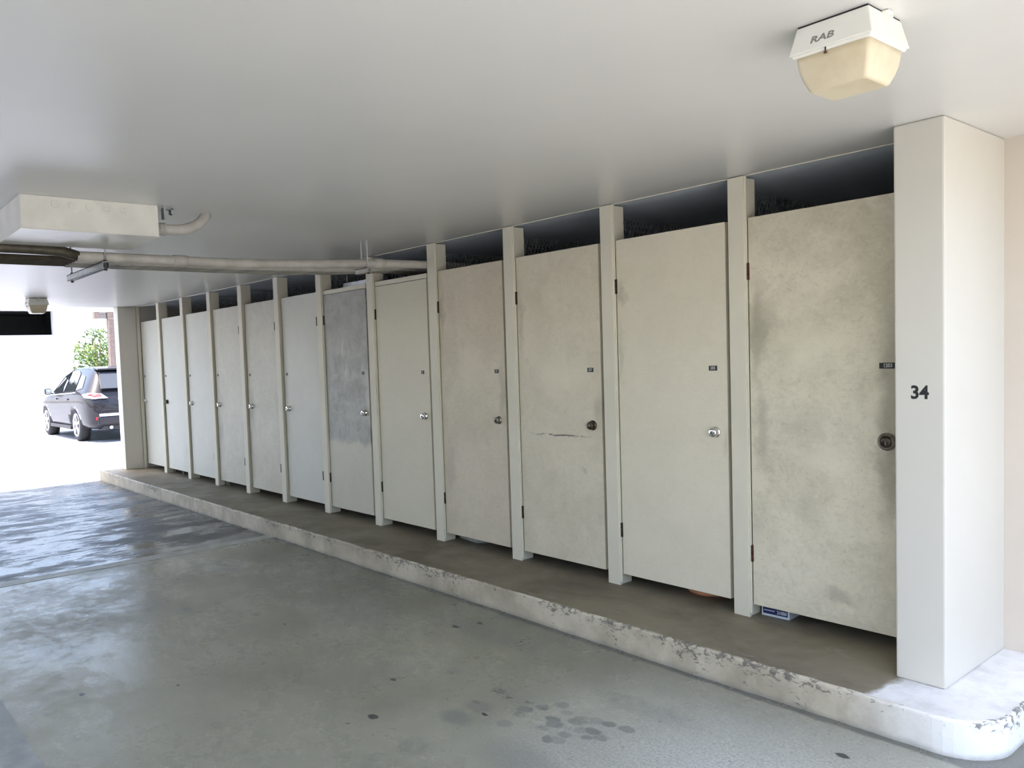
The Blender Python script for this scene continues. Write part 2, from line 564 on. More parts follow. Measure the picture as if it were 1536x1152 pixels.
# drive rising towards the house beyond the car
rm = MB()
rm.hexa([(-24.5, -30, -0.5), (-24.5, 50, -0.5), (-60, 50, -0.5), (-60, -30, -0.5),
         (-24.5, -30, -0.012), (-24.5, 50, -0.012), (-60, 50, 2.6), (-60, -30, 2.6)])
structure(rm.build('driveway', M['ground_left']))
structure(MB().box(-6.75, SLAB_X1, Y_BACK, 1.6, -0.3, 0.0).build('floor', M['floor']))
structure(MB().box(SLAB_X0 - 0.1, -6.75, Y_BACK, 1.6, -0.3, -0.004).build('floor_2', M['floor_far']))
M['joint'] = plain('worn_pale_strip', (0.46, 0.455, 0.40), 0.5, 0, 0.12, 9, 0.15)
structure(MB().box(-6.76, -6.62, Y_BACK, -0.57, -0.02, 0.003).build('trim_1', M['joint']))
M['bay_edge'] = plain('pale_worn_concrete', (0.37, 0.385, 0.37), 0.5, 0, 0.12, 6, 0.2)
structure(MB().box(-6.62, -1.0, Y_BACK + 0.2, -3.22, -0.02, 0.0025).build('floor_3', M['bay_edge']))


# platform with rounded right corner: top slab and painted kerb
def platform_outline(off):
    pts = []
    x0, x1, yf, r = -11.98, -1.02 - off, -0.568 + off, 0.2
    pts.append((x0 + off, 1.5)); pts.append((x0 + off, yf))
    for i in range(10):
        a = -math.pi / 2 + (math.pi / 2) * i / 9
        pts.append((x1 - r + r * math.cos(a), yf + r + r * math.sin(a)))
    pts.append((x1, 0.41)); pts.append((-1.3, 0.41)); pts.append((-1.3, 1.5))
    return pts


po = platform_outline(0.014)
structure(MB().prism([(x, y, -0.1) for x, y in po], (0, 0, 0.1 + ZP)).build('platform', M['platform']))
# kerb: swept section along the outline front
kb = bmesh.new()
outer = platform_outline(0.0); inner = platform_outline(0.018)
rng = random.Random(3)
path_o, path_i = [], []
seg = [(outer[i], inner[i]) for i in range(1, len(outer) - 2)]
dense = []
(a0, b0), (a1, b1) = seg[0], seg[1]
N = 240
for i in range(N):
    f = i / N
    dense.append(((a0[0] + (a1[0] - a0[0]) * f, a0[1]), (b0[0] + (b1[0] - b0[0]) * f, b0[1])))
dense += seg[1:]
rings = []
for i, (a, b) in enumerate(dense):
    j = rng.uniform(-0.0035, 0.0035) if i < N else 0
    w = 0.004 * math.sin(i * 0.11) + 0.003 * math.sin(i * 0.31)
    zt = ZP + 0.003 + (rng.uniform(-0.002, 0.002) if i < N else 0)
    a = Vector((a[0], a[1], 0)); b = Vector((b[0], b[1], 0))
    d = (b - a); d.normalize()
    if i < N: a = a + d * (j + w)
    pr = [a + Vector((0, 0, -0.05)), a + Vector((0, 0, 0.01)), a + Vector((0, 0, zt - 0.010)), a + d * 0.003 + Vector((0, 0, zt - 0.004)),
          a + d * 0.010 + Vector((0, 0, zt)), b + Vector((0, 0, zt)), b + Vector((0, 0, -0.05))]
    rings.append([kb.verts.new(p) for p in pr])
for i in range(len(rings) - 1):
    for k in range(7):
        kb.faces.new((rings[i][k], rings[i + 1][k], rings[i + 1][(k + 1) % 7], rings[i][(k + 1) % 7]))
kb.faces.new(rings[0]); kb.faces.new(rings[-1][::-1])
mb = MB(); mb.bm.free(); mb.bm = kb
structure(mb.build('kerb', M['kerb']))

# ------------------------------------------------------------------ ceiling, walls
structure(MB().box(SLAB_X0, SLAB_X1, Y_BACK, 0.03, ZC, ZC + 0.3).build('ceiling', M['ceiling']))
structure(MB().box(SLAB_X0, -1.40, 0.03, 1.7, ZC + 0.004, ZC + 0.3).build('ceiling_2', M['ceiling_in']))
structure(MB().box(-1.40, SLAB_X1, 0.03, 1.7, ZC, ZC + 0.3).build('ceiling_3', M['ceiling']))
structure(MB().box(SLAB_X0, -1.3, 1.5, 1.7, -0.1, ZC + 0.02).build('wall_back', M['wall_in']))
structure(MB().box(-1.466, SLAB_X1, 0.404, 0.6, -0.1, ZC).build('wall_right', M['wall_pink']))
structure(MB().box(-1.466, -1.3, 0.6, 1.5, -0.1, ZC + 0.02).build('wall_right_2', M['wall_in']))
structure(MB().box(SLAB_X0, -11.72, -0.02, 1.5, -0.1, ZC + 0.02).build('wall_left', M['column']))
structure(MB().box(SLAB_X0, SLAB_X1, Y_BACK - 0.2, Y_BACK, -0.1, 1.98).build('wall_unseen', M['wall_white']))  # unseen wall behind the camera, kept low so light over it reaches doors


structure(MB().box(-11.7, -1.47, 0.0255, 0.0335, ZC - 0.004, ZC + 0.002).build('trim_2', M['post']))


# pillars
def pillar(x0, x1, y0, y1, label):
    r = empty('pillar', ((x0 + x1) / 2, (y0 + y1) / 2, ZP))
    cx, cy = (x0 + x1) / 2, (y0 + y1) / 2
    b = MB().box(x0 - cx, x1 - cx, y0 - cy, y1 - cy, 0, ZC - ZP)
    b.bevel(0.008, 2)
    b.build('shaft', M['column'], r)
    return tag(r, label, 'pillar')


pil = pillar(-1.4652, -1.2751, -0.2778, 0.41, 'square cream pillar marked with the number 34 beside the last locker')
mw = Matrix.Translation((-1.3685 + 1.37015, -0.2778 - 0.0661, 1.360 - ZP)) @ Matrix.Rotation(math.pi / 2, 4, 'X')
t34 = text_obj('number_sign', '34', 0.0755, M['black'], pil, mw, 0.0012, 0.0022, sx=0.92)
t34['label'] = 'black adhesive number 34'
pillar(-11.9, -11.715, -0.2778, -0.021, 'cream pillar at the far end of the locker row, beside the daylight')

# ------------------------------------------------------------------ partitions (post, strip, stud, mesh)
# expanded metal panel mesh (shared)
def mesh_panel_data():
    b = MB()
    y0, y1, z0, z1 = 0.13, 1.45, 0.19, ZC - 0.07
    px, pz = 0.034, 0.062
    k = pz / px
    w = 0.0045
    c = z0 - (y1 - y0) * k
    lines = []
    while c < z1:
        for sgn in (1, -1):
            # z = c + k*(y-y0)  or mirrored
            ya = max(y0, y0 + (z0 - c) / k); yb = min(y1, y0 + (z1 - c) / k)
            if yb - ya > 0.01:
                za = c + k * (ya - y0); zb = c + k * (yb - y0)
                if sgn < 0: ya, yb = y0 + y1 - ya, y0 + y1 - yb
                b.bar((0.0, ya, za), (0.0, yb, zb), w, 0.002, (1, 0, 0))
        c += pz
    bmesh.ops.recalc_face_normals(b.bm, faces=b.bm.faces)
    me = bpy.data.meshes.new('mesh_panel'); b.bm.to_mesh(me); b.bm.free()
    me.materials.append(M['mesh_wire'])
    return me


mesh_me = mesh_panel_data()


def ring_name(k):
    names = {1: 'first', 2: 'second', 3: 'third', 4: 'fourth', 5: 'fifth', 6: 'sixth', 7: 'seventh', 8: 'eighth', 9: 'ninth', 10: 'tenth', 11: 'eleventh', 12: 'twelfth'}
    return names[k]


part_label = {
    1: 'white locker post right of the terracotta pot, widest post, nearest the pillar numbered 34',
    2: 'white locker post to the left of the door with the terracotta pot under it',
    3: 'white locker post left of the door with the dark horizontal scuff line',
    4: 'white locker post that hides the end of the thick ceiling pipe',
    5: 'white locker post under the pipe clamp, between the two doors with header rails',
    6: 'white locker post with hinges on both its sides, left of the patchy dark grey door',
    7: 'white locker post, seventh from the numbered pillar, left of the clean door hinged on its right',
    8: 'white locker post, eighth from the numbered pillar, fourth from the far pillar',
    9: 'white locker post, ninth from the numbered pillar, third from the far pillar',
    10: 'white locker post, second from the pillar at the far end',
    11: 'white locker post nearest the pillar at the far end',
}
part_parts = None
for k in range(1, 12):
    x = post_x(k)
    r = empty('locker_partition', (x, 0, ZP))
    tag(r, part_label[k], 'post', 'posts between the storage lockers')
    if part_parts is None:
        H = ZC - ZP - 0.0045
        fp = MB().box(0, PW, 0, 0.02, 0, H).bevel(0.0022, 1).build('front_board', M['post'], r)
        st = MB().box(0.003, PW - 0.009, 0.022, 0.125, 0, H - 0.004).bevel(0.002, 1).build('stud', M['post'], r)
        stop = MB().box(PW - 0.004, PW + 0.0075, 0.009, 0.0195, 0.02, H - 0.002).bevel(0.0015, 1).build('stop_strip', M['post'], r)
        mp = bpy.data.objects.new('mesh_panel', mesh_me); COL.objects.link(mp); mp.parent = r
        mp.location = (PW / 2, 0, -ZP)
        mp['label'] = 'expanded metal mesh'
        part_parts = [fp, st, stop, mp]
    else:
        for p in part_parts:
            if p.name.startswith('stop_strip') and k >= 7: continue
            c = p.copy(); COL.objects.link(c); c.parent = r
# jamb beside the far pillar
r = empty('door_jamb', (-11.715, 0, ZP))
MB().box(0, 0.03, -0.02, 0.02, 0, ZC - ZP).bevel(0.002, 1).build('jamb_board', M['post'], r)
tag(r, 'narrow white door jamb against the pillar at the far end', 'jamb')
r = empty('door_jamb', (-1.4665, 0, ZP))
MB().box(-0.066, 0, 0.0, 0.09, 0, ZC - ZP).bevel(0.002, 1).build('jamb_board', M['post'], r)
tag(r, 'white door jamb tucked behind the pillar numbered 34', 'jamb')

# ------------------------------------------------------------------ doors
LT = (0.61, 0.60, 0.525)
doors = {
    1: dict(label='heavily stained locker door beside the pillar numbered 34, blotchy and grimy', base=(0.693, 0.635, 0.486), dirt=(0.425, 0.389, 0.284), amt=0.7, num='1203', knob='rosette', ns=3.2,
            spots=[(.05, 1.45, .07, .35, .55), (.05, .95, .06, .3, .4), (.69, 1.1, .10, .7, .6), (.68, .75, .06, .35, .5), (.45, .14, .12, .06, .5), (.3, 1.35, .25, .2, -.5), (.4, .8, .2, .15, -.5), (.12, 1.5, .09, .12, .3)]),
    2: dict(label='clean locker door with polished chrome knob and terracotta pot under it', base=(0.711, 0.652, 0.512), dirt=(0.569, 0.519, 0.398), amt=0.35, num='205', knob='chrome',
            spots=[(.04, 1.72, .04, .12, .5), (.03, 1.35, .035, .25, .3), (.71, .85, .03, .12, .25)]),
    3: dict(label='locker door with a dark horizontal scuff line and dark bronze knob', base=(0.663, 0.603, 0.464), dirt=(0.497, 0.440, 0.322), amt=0.65, num='207', knob='bronze', line=(.36, .83, .33),
            spots=[(.04, 1.6, .04, .3, .35), (.38, 1.2, .3, .22, -.6), (.70, 1.02, .07, .16, .4), (.55, .62, .05, .03, .35)]),
    4: dict(label='pinkish tan locker door with pewter knob and a grey tray under it', base=(0.621, 0.552, 0.420), dirt=(0.478, 0.412, 0.305), amt=0.7, num='73', knob='pewter',
            spots=[(.04, 1.72, .04, .25, .5), (.69, 1.1, .07, .35, .45), (.08, .5, .08, .3, .3), (.35, 1.3, .2, .3, -.4)]),
    5: dict(label='clean plain locker door with header rail and bright chrome knob', base=(0.640, 0.592, 0.456), dirt=(0.558, 0.510, 0.392), amt=0.3, num='5', knob='chrome', header=True, spots=[]),
    6: dict(label='patchy dark grey locker door with a pale repainted lower third', base=(0.567, 0.533, 0.430), dirt=(0.487, 0.459, 0.362), amt=0.4, num='5', knob='bronze_chrome', header=True, split=(.63, (0.40, 0.395, 0.345), (0.315, 0.31, 0.275)),
            spots=[(.70, 1.05, .07, .3, -.6), (.3, 1.5, .04, .12, -.4), (.36, 1.25, .05, .1, -.4)]),
    7: dict(label='clean pale locker door hinged on its right, bright two-tone knob at its left edge', base=LT, dirt=(0.536, 0.504, 0.412), amt=0.3, num='5', knob='chrome', spots=[]),
    8: dict(label='grey locker door with knob on the left, between the eighth and seventh posts', base=(0.577, 0.544, 0.436), dirt=(0.433, 0.408, 0.329), amt=0.6, num='4', knob='bronze_chrome', spots=[(.08, .9, .08, .25, .4)]),
    9: dict(label='greyish locker door with faded paint and thin rack legs showing underneath', base=(0.577, 0.544, 0.436), dirt=(0.453, 0.427, 0.354), amt=0.6, num='3', knob='bronze_chrome', spots=[(.08, .6, .08, .25, .3)]),
    10: dict(label='pale locker door third from the far pillar', base=LT, dirt=(0.556, 0.524, 0.428), amt=0.3, num='', knob='bronze_chrome', spots=[]),
    11: dict(label='pale locker door second from the far pillar', base=LT, dirt=(0.556, 0.524, 0.428), amt=0.25, num='', knob='bronze', spots=[]),
    12: dict(label='pale locker door next to the far pillar, with light metal knob', base=LT, dirt=(0.556, 0.524, 0.428), amt=0.25, num='', knob='chrome', spots=[]),
}
Z0, Z1 = 0.2106, 2.2406
RX = Matrix.Rotation(math.pi / 2, 4, 'X')


def make_knob(r, kind, kx, kz, rng):
    """knob pointing to -y, rosette first, then shaft and ball"""
    if kind == 'rosette':
        rp, kp, ks = M['pewter'], M['pewter'], M['bronze']
        rr = 0.041
    elif kind == 'chrome': rp, kp, ks, rr = M['chrome'], M['chrome'], M['bronze'], 0.031
    elif kind == 'bronze': rp, kp, ks, rr = M['bronze'], M['bronze'], M['bronze'], 0.032
    elif kind == 'pewter': rp, kp, ks, rr = M['pewter'], M['pewter'], M['bronze'], 0.029
    else: rp, kp, ks, rr = M['bronze'], M['chrome'], M['bronze'], 0.03
    k = MB()
    c = (kx, 0, kz)
    if kind == 'rosette':
        k.lathe(c, (0, -1, 0), [(0, rr), (0.006, rr), (0.010, rr - 0.004), (0.012, 0.033), (0.02, 0.031), (0.022, 0.029), (0.017, 0.0285), (0.016, 0.012)], 28)
    else:
        k.lathe(c, (0, -1, 0), [(0, rr), (0.003, rr), (0.006, rr * 0.93), (0.009, rr * 0.80), (0.014, rr * 0.74), (0.022, rr * 0.80), (0.028, rr * 0.80),
                                (0.033, rr * 0.72), (0.0355, rr * 0.55), (0.036, 0.0)], 28)
    knob = k.build('door_knob', kp, r)
    s = MB()
    if kind == 'rosette':
        s.lathe(c, (0, -1, 0), [(0.014, 0.027), (0.017, 0.0265), (0.021, 0.020), (0.0215, 0.0)], 24)
        s.build('lock_cylinder', ks, knob)
        MB().box(kx - 0.003, kx + 0.003, -0.0235, -0.019, kz - 0.014, kz + 0.002).build('keyhole', M['pewter'], knob)
    else:
        s.lathe(c, (0, -1, 0), [(0.034, 0.0095), (0.0378, 0.009), (0.038, 0.0)], 16)
        s.build('lock_cylinder', M['pewter'] if kind != 'pewter' else ks, knob)
        MB().box(kx - 0.0012, kx + 0.0012, -0.0386, -0.0375, kz - 0.005, kz + 0.004).build('keyhole', M['black'], knob)
    return knob


for k in range(1, 13):
    d = doors[k]
    xl = (post_x(k) + PW + 0.0095) if k <= 11 else -11.684
    if 7 <= k <= 11: xl = post_x(k) + PW + 0.013
    xr = (post_x(k - 1) - 0.022 - 0.0045 * k) if k > 1 else -1.5365
    if k >= 7: xr = post_x(k - 1) - 0.004
    w = xr - xl
    ztop = (Z1 - 0.042 if d.get('header') else Z1) - Z0
    dy = 0.0202 if k <= 6 else 0.030
    r = empty('locker_door', (xl, dy, Z0))
    tag(r, d['label'], 'door', 'storage locker doors')
    mt = mat_door('door_paint_%s' % ring_name(k), d['base'], d['dirt'], d['amt'], k * 1.37, d['spots'], d.get('split'), d.get('line'), d.get('ns', 2.4))
    MB().box(0, w, 0, 0.035, 0, ztop).bevel(0.002, 1).build('door_panel', mt, r)
    right_knob = k <= 6
    kx = w - 0.075 if right_knob else 0.075
    if k == 1: kx = -1.617 - xl
    make_knob(r, d['knob'], kx, 1.117 - Z0, random)
    # hinges: knuckle barrel with two leaves
    for hz in (1.965, 0.485):
        hx = -0.003 if right_knob else w - 0.022 - 0.003 * k
        h = MB()
        h.box(hx - 0.009, hx + 0.009, -0.0045, 0.003, hz - 0.044 - Z0, hz + 0.044 - Z0)
        hm = M['rust'] if k == 1 else (M['steel_dark'] if k <= 9 else M['post'])
        if k >= 7: h.bm.clear(); h.box(hx - 0.006, hx + 0.006, -0.0045, 0.003, hz - 0.044 - Z0, hz + 0.044 - Z0)
        ho = h.build('hinge', hm, r)
        kn = MB()
        for i in range(5):
            z = hz - 0.044 - Z0 + i * 0.0176
            kn.tube([(hx, -0.006, z + 0.0006), (hx, -0.006, z + 0.017)], 0.0055, 8)
        kn.build('knuckle', hm, ho)
    # number plate
    pw = {1: 0.075, 2: 0.05, 3: 0.048, 4: 0.042}.get(k, 0.036)
    pz = 1.466 - Z0
    pc = kx - 0.008 if right_knob else kx - 0.015
    if k == 1: pc = -1.612 - xl
    pl = MB().box(pc - pw / 2, pc + pw / 2, -0.0025, 0.0005, pz - 0.0135, pz + 0.0135).bevel(0.0006, 1).build('number_plate', M['black'], r)
    if d['num']:
        text_obj('digits', d['num'], 0.024, M['plate_text'], pl, Matrix.Translation((pc, -0.003, pz)) @ RX, 0.0003, 0.0004, sx=0.85)
    if d.get('header'):
        rr = MB().box(xl - 0.006, xr + 0.004, 0.022, 0.055, Z1 - 0.038, Z1).bevel(0.002, 1).build('header_rail', M['post'])
        tag(rr, 'white header rail above the %s' % ('plain door with bright chrome knob' if k == 5 else 'patchy dark grey door'), 'rail', 'header rails above two doors')

# ------------------------------------------------------------------ things stored inside
pot = empty('flower_pot', (-2.695, 0.245, ZP))
p = MB()
p.lathe((0, 0, 0), (0, 0, 1), [(0, 0.095), (0.012, 0.118), (0.03, 0.128), (0.034, 0.123), (0.015, 0.11), (0.013, 0.0)], 32)
p.build('saucer', M['terracotta'], pot)
p = MB()
p.lathe((0, 0, 0.014), (0, 0, 1), [(0, 0.075), (0.15, 0.11), (0.15, 0.122), (0.19, 0.126), (0.19, 0.112), (0.16, 0.1), (0.16, 0)], 32)
p.build('pot', M['terracotta'], pot)
tag(pot, 'terracotta pot and saucer peeking out under a clean locker door', 'flower pot')

bx = empty('carton', (-2.206, 0.087, ZP), math.radians(3))
MB().box(-0.075, 0.075, 0, 0.19, 0.001, 0.105).bevel(0.0015, 1).build('box_body', M['carton'], bx)
lb = MB().box(-0.066, 0.066, -0.0012, 0.0003, 0.014, 0.094).build('label_print', M['label_blue'], bx)
text_obj('lettering', '21050', 0.024, M['label_white'], lb, Matrix.Translation((0.035, -0.0014, 0.029)) @ RX, 0.0002, 0.0005, sx=0.85)
b = MB()
for i in range(9):
    b.box(-0.06 + i * 0.0065, -0.0555 + i * 0.0065, -0.0016, -0.001, 0.03, 0.035)
b.build('fine_print', M['label_white'], lb)
tag(bx, 'small white carton with a dark blue label under the stained locker door', 'carton')

tr = empty('tray', (-4.73, 0.24, ZP))
t_ = MB()
t_.prism([(-0.14, -0.08, 0), (0.1, -0.11, 0), (0.15, -0.03, 0), (0.12, 0.16, 0), (-0.13, 0.16, 0)], (0, 0, 0.035))
t_.bevel(0.008, 2).build('tray_body', M['grey_plastic'], tr)
t2 = MB()
t2.prism([(-0.15, -0.09, 0.036), (0.105, -0.122, 0.036), (0.162, -0.03, 0.036), (0.13, 0.17, 0.036), (-0.14, 0.17, 0.036)], (0, 0, 0.014))
t2.bevel(0.004, 2).build('tray_lid', M['grey_plastic'], tr)
tag(tr, 'flat grey tray lying under the pinkish tan locker door', 'tray')


def rack(x, y, mat, w, dpt, label):
    r = empty('storage_rack', (x, y, ZP))
    for sx in (0, 1):
        for sy in (0, 1):
            MB().tube([(sx * w, sy * dpt, 0), (sx * w, sy * dpt, 1.1)], 0.009, 10).build('leg', mat, r)
    for z in (0.35, 0.72, 1.09):
        MB().box(-0.012, w + 0.012, -0.012, dpt + 0.012, z, z + 0.014).bevel(0.002, 1).build('shelf', mat, r)
    return tag(r, label, 'rack')


rack(-9.16, 0.092, M['pipe_dark'], 0.11, 0.2, 'dull metal rack whose thin legs show under the faded greyish door')
rack(-10.86, 0.092, M['white_metal'], 0.35, 0.4, 'white metal rack with one leg showing under a pale door near the far pillar')


# ------------------------------------------------------------------ ceiling lights
def ceiling_light(loc, label):
    r = empty('ceiling_light', loc)
    # z grows downwards from the ceiling => negative z
    def frus(b, hx0, hy0, z0, hx1, hy1, z1):
        b.hexa([(-hx1, -hy1, z1), (hx1, -hy1, z1), (hx1, hy1, z1), (-hx1, hy1, z1), (-hx0, -hy0, z0), (hx0, -hy0, z0), (hx0, hy0, z0), (-hx0, hy0, z0)])
    b = MB(); frus(b, 0.0965, 0.099, -0.004, 0.1125, 0.1165, -0.08); b.bevel(0.004, 2)
    body = b.build('housing', M['light_body'], r)
    MB().box(-0.094, 0.094, -0.097, 0.097, -0.005, 0).build('gasket', M['black'], r)
    # lens flange
    b = MB(); frus(b, 0.107, 0.111, -0.079, 0.104, 0.108, -0.087); b.bevel(0.002, 1)
    b.build('lens_flange', M['light_body'], r)
    # bowl lens, stacked rings with bowed sides
    bm = bmesh.new()
    prof = [(-0.082, 0.100, 0.102), (-0.105, 0.0985, 0.1000), (-0.128, 0.0950, 0.0950), (-0.150, 0.0890, 0.0870), (-0.170, 0.0815, 0.0765), (-0.176, 0.0790, 0.0730), (-0.1800, 0.073, 0.066)]
    rings = []
    cr = 0.012
    for z, hx, hy in prof:
        ring = []
        for (sx, sy, a0) in ((1, -1, -90), (1, 1, 0), (-1, 1, 90), (-1, -1, 180)):
            for i in range(4):
                a = math.radians(a0 + 30 * i)
                ring.append(bm.verts.new((sx * (hx - cr) + cr * math.cos(a), sy * (hy - cr) + cr * math.sin(a), z)))
        rings.append(ring)
    n = len(rings[0])
    for i in range(len(rings) - 1):
        for k in range(n):
            f = bm.faces.new((rings[i][k], rings[i][(k + 1) % n], rings[i + 1][(k + 1) % n], rings[i + 1][k])); f.smooth = True
    bm.faces.new(rings[-1]); bm.faces.new(rings[0][::-1])
    mb = MB(); mb.bm.free(); mb.bm = bm
    mb.build('lens', M['lens'], r)
    # screw clip on the front face, latch boss on the right face
    s = MB(); s.tube([(-0.012, -0.1095, -0.074), (-0.012, -0.1095, -0.094)], 0.0022, 8)
    s.lathe((-0.012, -0.1095, -0.093), (0, 0, -1), [(0, 0.004), (0.004, 0.0045), (0.005, 0)], 10)
    s.build('lens_screw', M['rust'], r)
    b = MB()
    b.hexa([(0.104, -0.004, -0.046), (0.113, -0.004, -0.046), (0.113, 0.004, -0.046), (0.104, 0.004, -0.046),
            (0.092, -0.019, -0.001), (0.112, -0.017, -0.001), (0.112, 0.017, -0.001), (0.092, 0.019, -0.001)])
    b.bevel(0.003, 2).build('conduit_boss', M['light_body'], r)
    b = MB(); b.lathe((0.1115, 0.0, -0.020), (1, 0, -0.1), [(0, 0.006), (0.0025, 0.0055), (0.0025, 0.003), (0.001, 0)], 14)
    b.build('boss_plug', M['box_paint'], r)
    # maker's mark on the front face
    ang = math.atan2(0.0175, 0.076)
    mwt = Matrix.Translation((-0.022, -0.1105, -0.052)) @ Matrix.Rotation(math.pi / 2 - ang, 4, 'X')
    text_obj('raised_lettering', 'RAB', 0.026, M['mark_grey'], body, mwt, 0.0006, 0.0006, sx=1.35, shear=0.18)
    return tag(r, label, 'light', 'vandal-proof ceiling lights')


ceiling_light((-1.0685, -1.54, ZC), 'near ceiling light with cream housing and yellowed lens, above the numbered pillar')
ceiling_light((-10.53, -1.585, ZC), 'far ceiling light with yellowed lens hanging before the dark opening')

# ------------------------------------------------------------------ junction box, conduit
jb = empty('junction_box', (-4.396, -2.64, ZC))
b = MB(); b.box(-0.555, 0, -0.343, 0.345, -0.168, 0.0); b.bevel(0.003, 2)
b.build('box_body', M['box_paint'], jb)
b = MB(); b.box(-0.56, 0.0035, -0.346, 0.348, -0.1705, -0.1655); b.bevel(0.0015, 1)
b.build('cover_plate', M['box_paint'], jb)
for y in (-2.821, -2.739, -2.654, -2.567, -2.481):
    q = MB(); q.lathe((0.0002, y + 2.64, -0.038), (1, 0, 0), [(0, 0.021), (0.0022, 0.0205), (0.0022, 0.016), (0.0008, 0.015), (0.0008, 0.006), (0.002, 0.005), (0.002, 0)], 20)
    q.build('knockout', M['box_paint'], jb)
tag(jb, 'long cream metal junction box on the ceiling with a row of knockouts', 'junction box')

ec = empty('conduit_elbow', (-4.5, -2.29, 2.352))
path = [(0, 0.0, 0), (0, 0.10, 0)]
for i in range(1, 9):
    a = math.radians(9 * i)
    path.append((-0.02 * i / 8 * 1.6, 0.10 + 0.26 * math.sin(a) * 0.93, 0.17 * (1 - math.cos(a)) * 0.95))
MB().tube(path, 0.03, 16).build('conduit', M['pipe'], ec)
MB().lathe((0, 0.005, 0), (0, 1, 0), [(0, 0.038), (0.02, 0.038), (0.02, 0.035), (0.05, 0.035), (0.05, 0.037), (0.062, 0.037), (0.064, 0.03)], 20).build('coupling', M['pipe'], ec)
tag(ec, 'cream conduit elbow leaving the junction box and rising into the ceiling', 'conduit')
cl = empty('strut_clamp', (-4.46, -2.235, ZC))
b = MB(); b.box(-0.02, 0.02, -0.012, 0.0, -0.06, 0); b.box(-0.02, 0.02, 0.03, 0.042, -0.03, 0); b.box(-0.02, 0.02, 0.0, 0.042, -0.006, 0)
b.build('bracket', M['strut'], cl)
MB().tube([(0.0, 0.036, -0.035), (0.0, 0.036, -0.004)], 0.006, 8).build('bolt', M['bronze'], cl)
tag(cl, 'small galvanised ceiling clamp beside the conduit elbow', 'bracket')

# ------------------------------------------------------------------ pipes and hangers
ZPIPE = 2.217
r1 = 0.03


def pipe_rise(y):
    f = min(1.0, max(0.0, (y + 1.7) / 1.7))
    return 0.058 * f * f * (3 - 2 * f)

p1 = empty('pipe', (-5.0, 0, ZPIPE + r1))
pts = []
for i in range(49):
    y = -6.75 + (1.45 + 6.75) * i / 48
    pts.append((0.0, y, pipe_rise(y)))
MB().tube([(0.0, -2.57, 0.0)] + [q for q in pts if q[1] >= -2.54], r1, 18).build('pipe_run', M['pipe'], p1)
MB().tube([(0.0, q[1], 0.03) for q in pts if q[1] < -2.75] + [(0.0, -2.66, 0.026), (0.0, -2.56, 0.0)], r1, 18).build('shaded_run', M['pipe_shaded'], p1)  # same pipe continuing, its shade put in as darker brown
for y in (-1.95, -0.42):
    zz = pipe_rise(y)
    MB().lathe((0, y - 0.045, zz), (0, 1, 0), [(0, 0.030), (0.002, 0.0355), (0.088, 0.0355), (0.09, 0.030)], 20).build('coupling', M['pipe'], p1)
tag(p1, 'thick cream ceiling pipe running into the locker above the plain chrome-knob door', 'pipe', 'pipes under the ceiling')

rest = [(-5.085, 0.022, M['pipe'], 'second cream pipe, running just behind the thick ceiling pipe'),
        (-5.16, 0.019, M['pipe_dark'], 'weathered middle pipe of the bundle behind the thick ceiling pipe'),
        (-5.235, 0.019, M['pipe_dark'], 'thin weathered pipe, second from the back of the ceiling bundle'),
        (-5.31, 0.016, M['pipe_dark'], 'thinnest weathered pipe at the back of the ceiling bundle')]
for i, (x, rad, mt, lab) in enumerate(rest):
    q = empty('pipe', (x, 0, ZPIPE + rad))
    pts = [(0, -6.7 + 0.5 * j, 0) for j in range(10)]
    pts += [(0, -1.6, 0), (-0.02, -1.25, 0.006), (-0.09, -0.9, 0.018), (-0.20, -0.45 - 0.02 * i, 0.045), (-0.30, -0.02, 0.085), (-0.31, 0.3, 0.085), (-0.31, 0.9, 0.085)]
    MB().tube([(0, -2.56, 0)] + [v for v in pts if v[1] >= -2.5], rad, 12).build('pipe_run', mt, q)
    MB().tube([(0, -6.7, 0), (0, -4.5, 0), (0, -2.55, 0)], rad * 0.72, 12).build('shaded_run', M['pipe_shaded'], q)
    if i < 2:
        MB().lathe((0, -2.30, 0), (0, 1, 0), [(0, rad), (0.002, rad + 0.004), (0.06, rad + 0.004), (0.062, rad)], 14).build('coupling', mt, q)
    tag(q, lab, 'pipe', 'pipes under the ceiling')


def channel(b, x0, x1, y, z0, z1, h=0.041):
    # C-shaped strut open downwards
    b.box(x0, x1, y - h / 2, y + h / 2, z1 - 0.004, z1)
    b.box(x0, x1, y - h / 2, y - h / 2 + 0.003, z0, z1)
    b.box(x0, x1, y + h / 2 - 0.003, y + h / 2, z0, z1)
    b.box(x0, x1, y - h / 2, y - h / 2 + 0.011, z0, z0 + 0.003)
    b.box(x0, x1, y + h / 2 - 0.011, y + h / 2, z0, z0 + 0.003)
    return b


def trapeze(x0, x1, y, ztop, rods, label):
    r = empty('pipe_hanger', ((x0 + x1) / 2, y, ZC))
    cx = (x0 + x1) / 2
    channel(MB(), x0 - cx, x1 - cx, 0, ztop - 0.041 - ZC, ztop - ZC).build('channel', M['strut'], r)
    for rx in rods:
        rd = MB().tube([(rx - cx, 0, ztop - 0.055 - ZC), (rx - cx, 0, 0)], 0.005, 8).build('threaded_rod', M['strut'], r)
        for h0, dr in ((ztop - ZC, 1), (ztop - 0.042 - ZC, -1)):
            b = MB(); b.lathe((rx - cx, 0, h0), (0, 0, dr), [(0, 0.011), (0.01, 0.011)], 6, False)
            b.build('nut', M['bronze'], rd)
    return tag(r, label, 'pipe hanger', 'trapeze hangers for the pipes')


trapeze(-5.75, -4.952, -2.42, ZPIPE, (-5.70, -4.962), 'galvanised channel hanger crossing under the pipes beside the junction box')
trapeze(-6.42, -5.70, 0.17, 2.30, (-6.38, -5.735), 'galvanised channel hanger above the header rails, behind the clamp post')
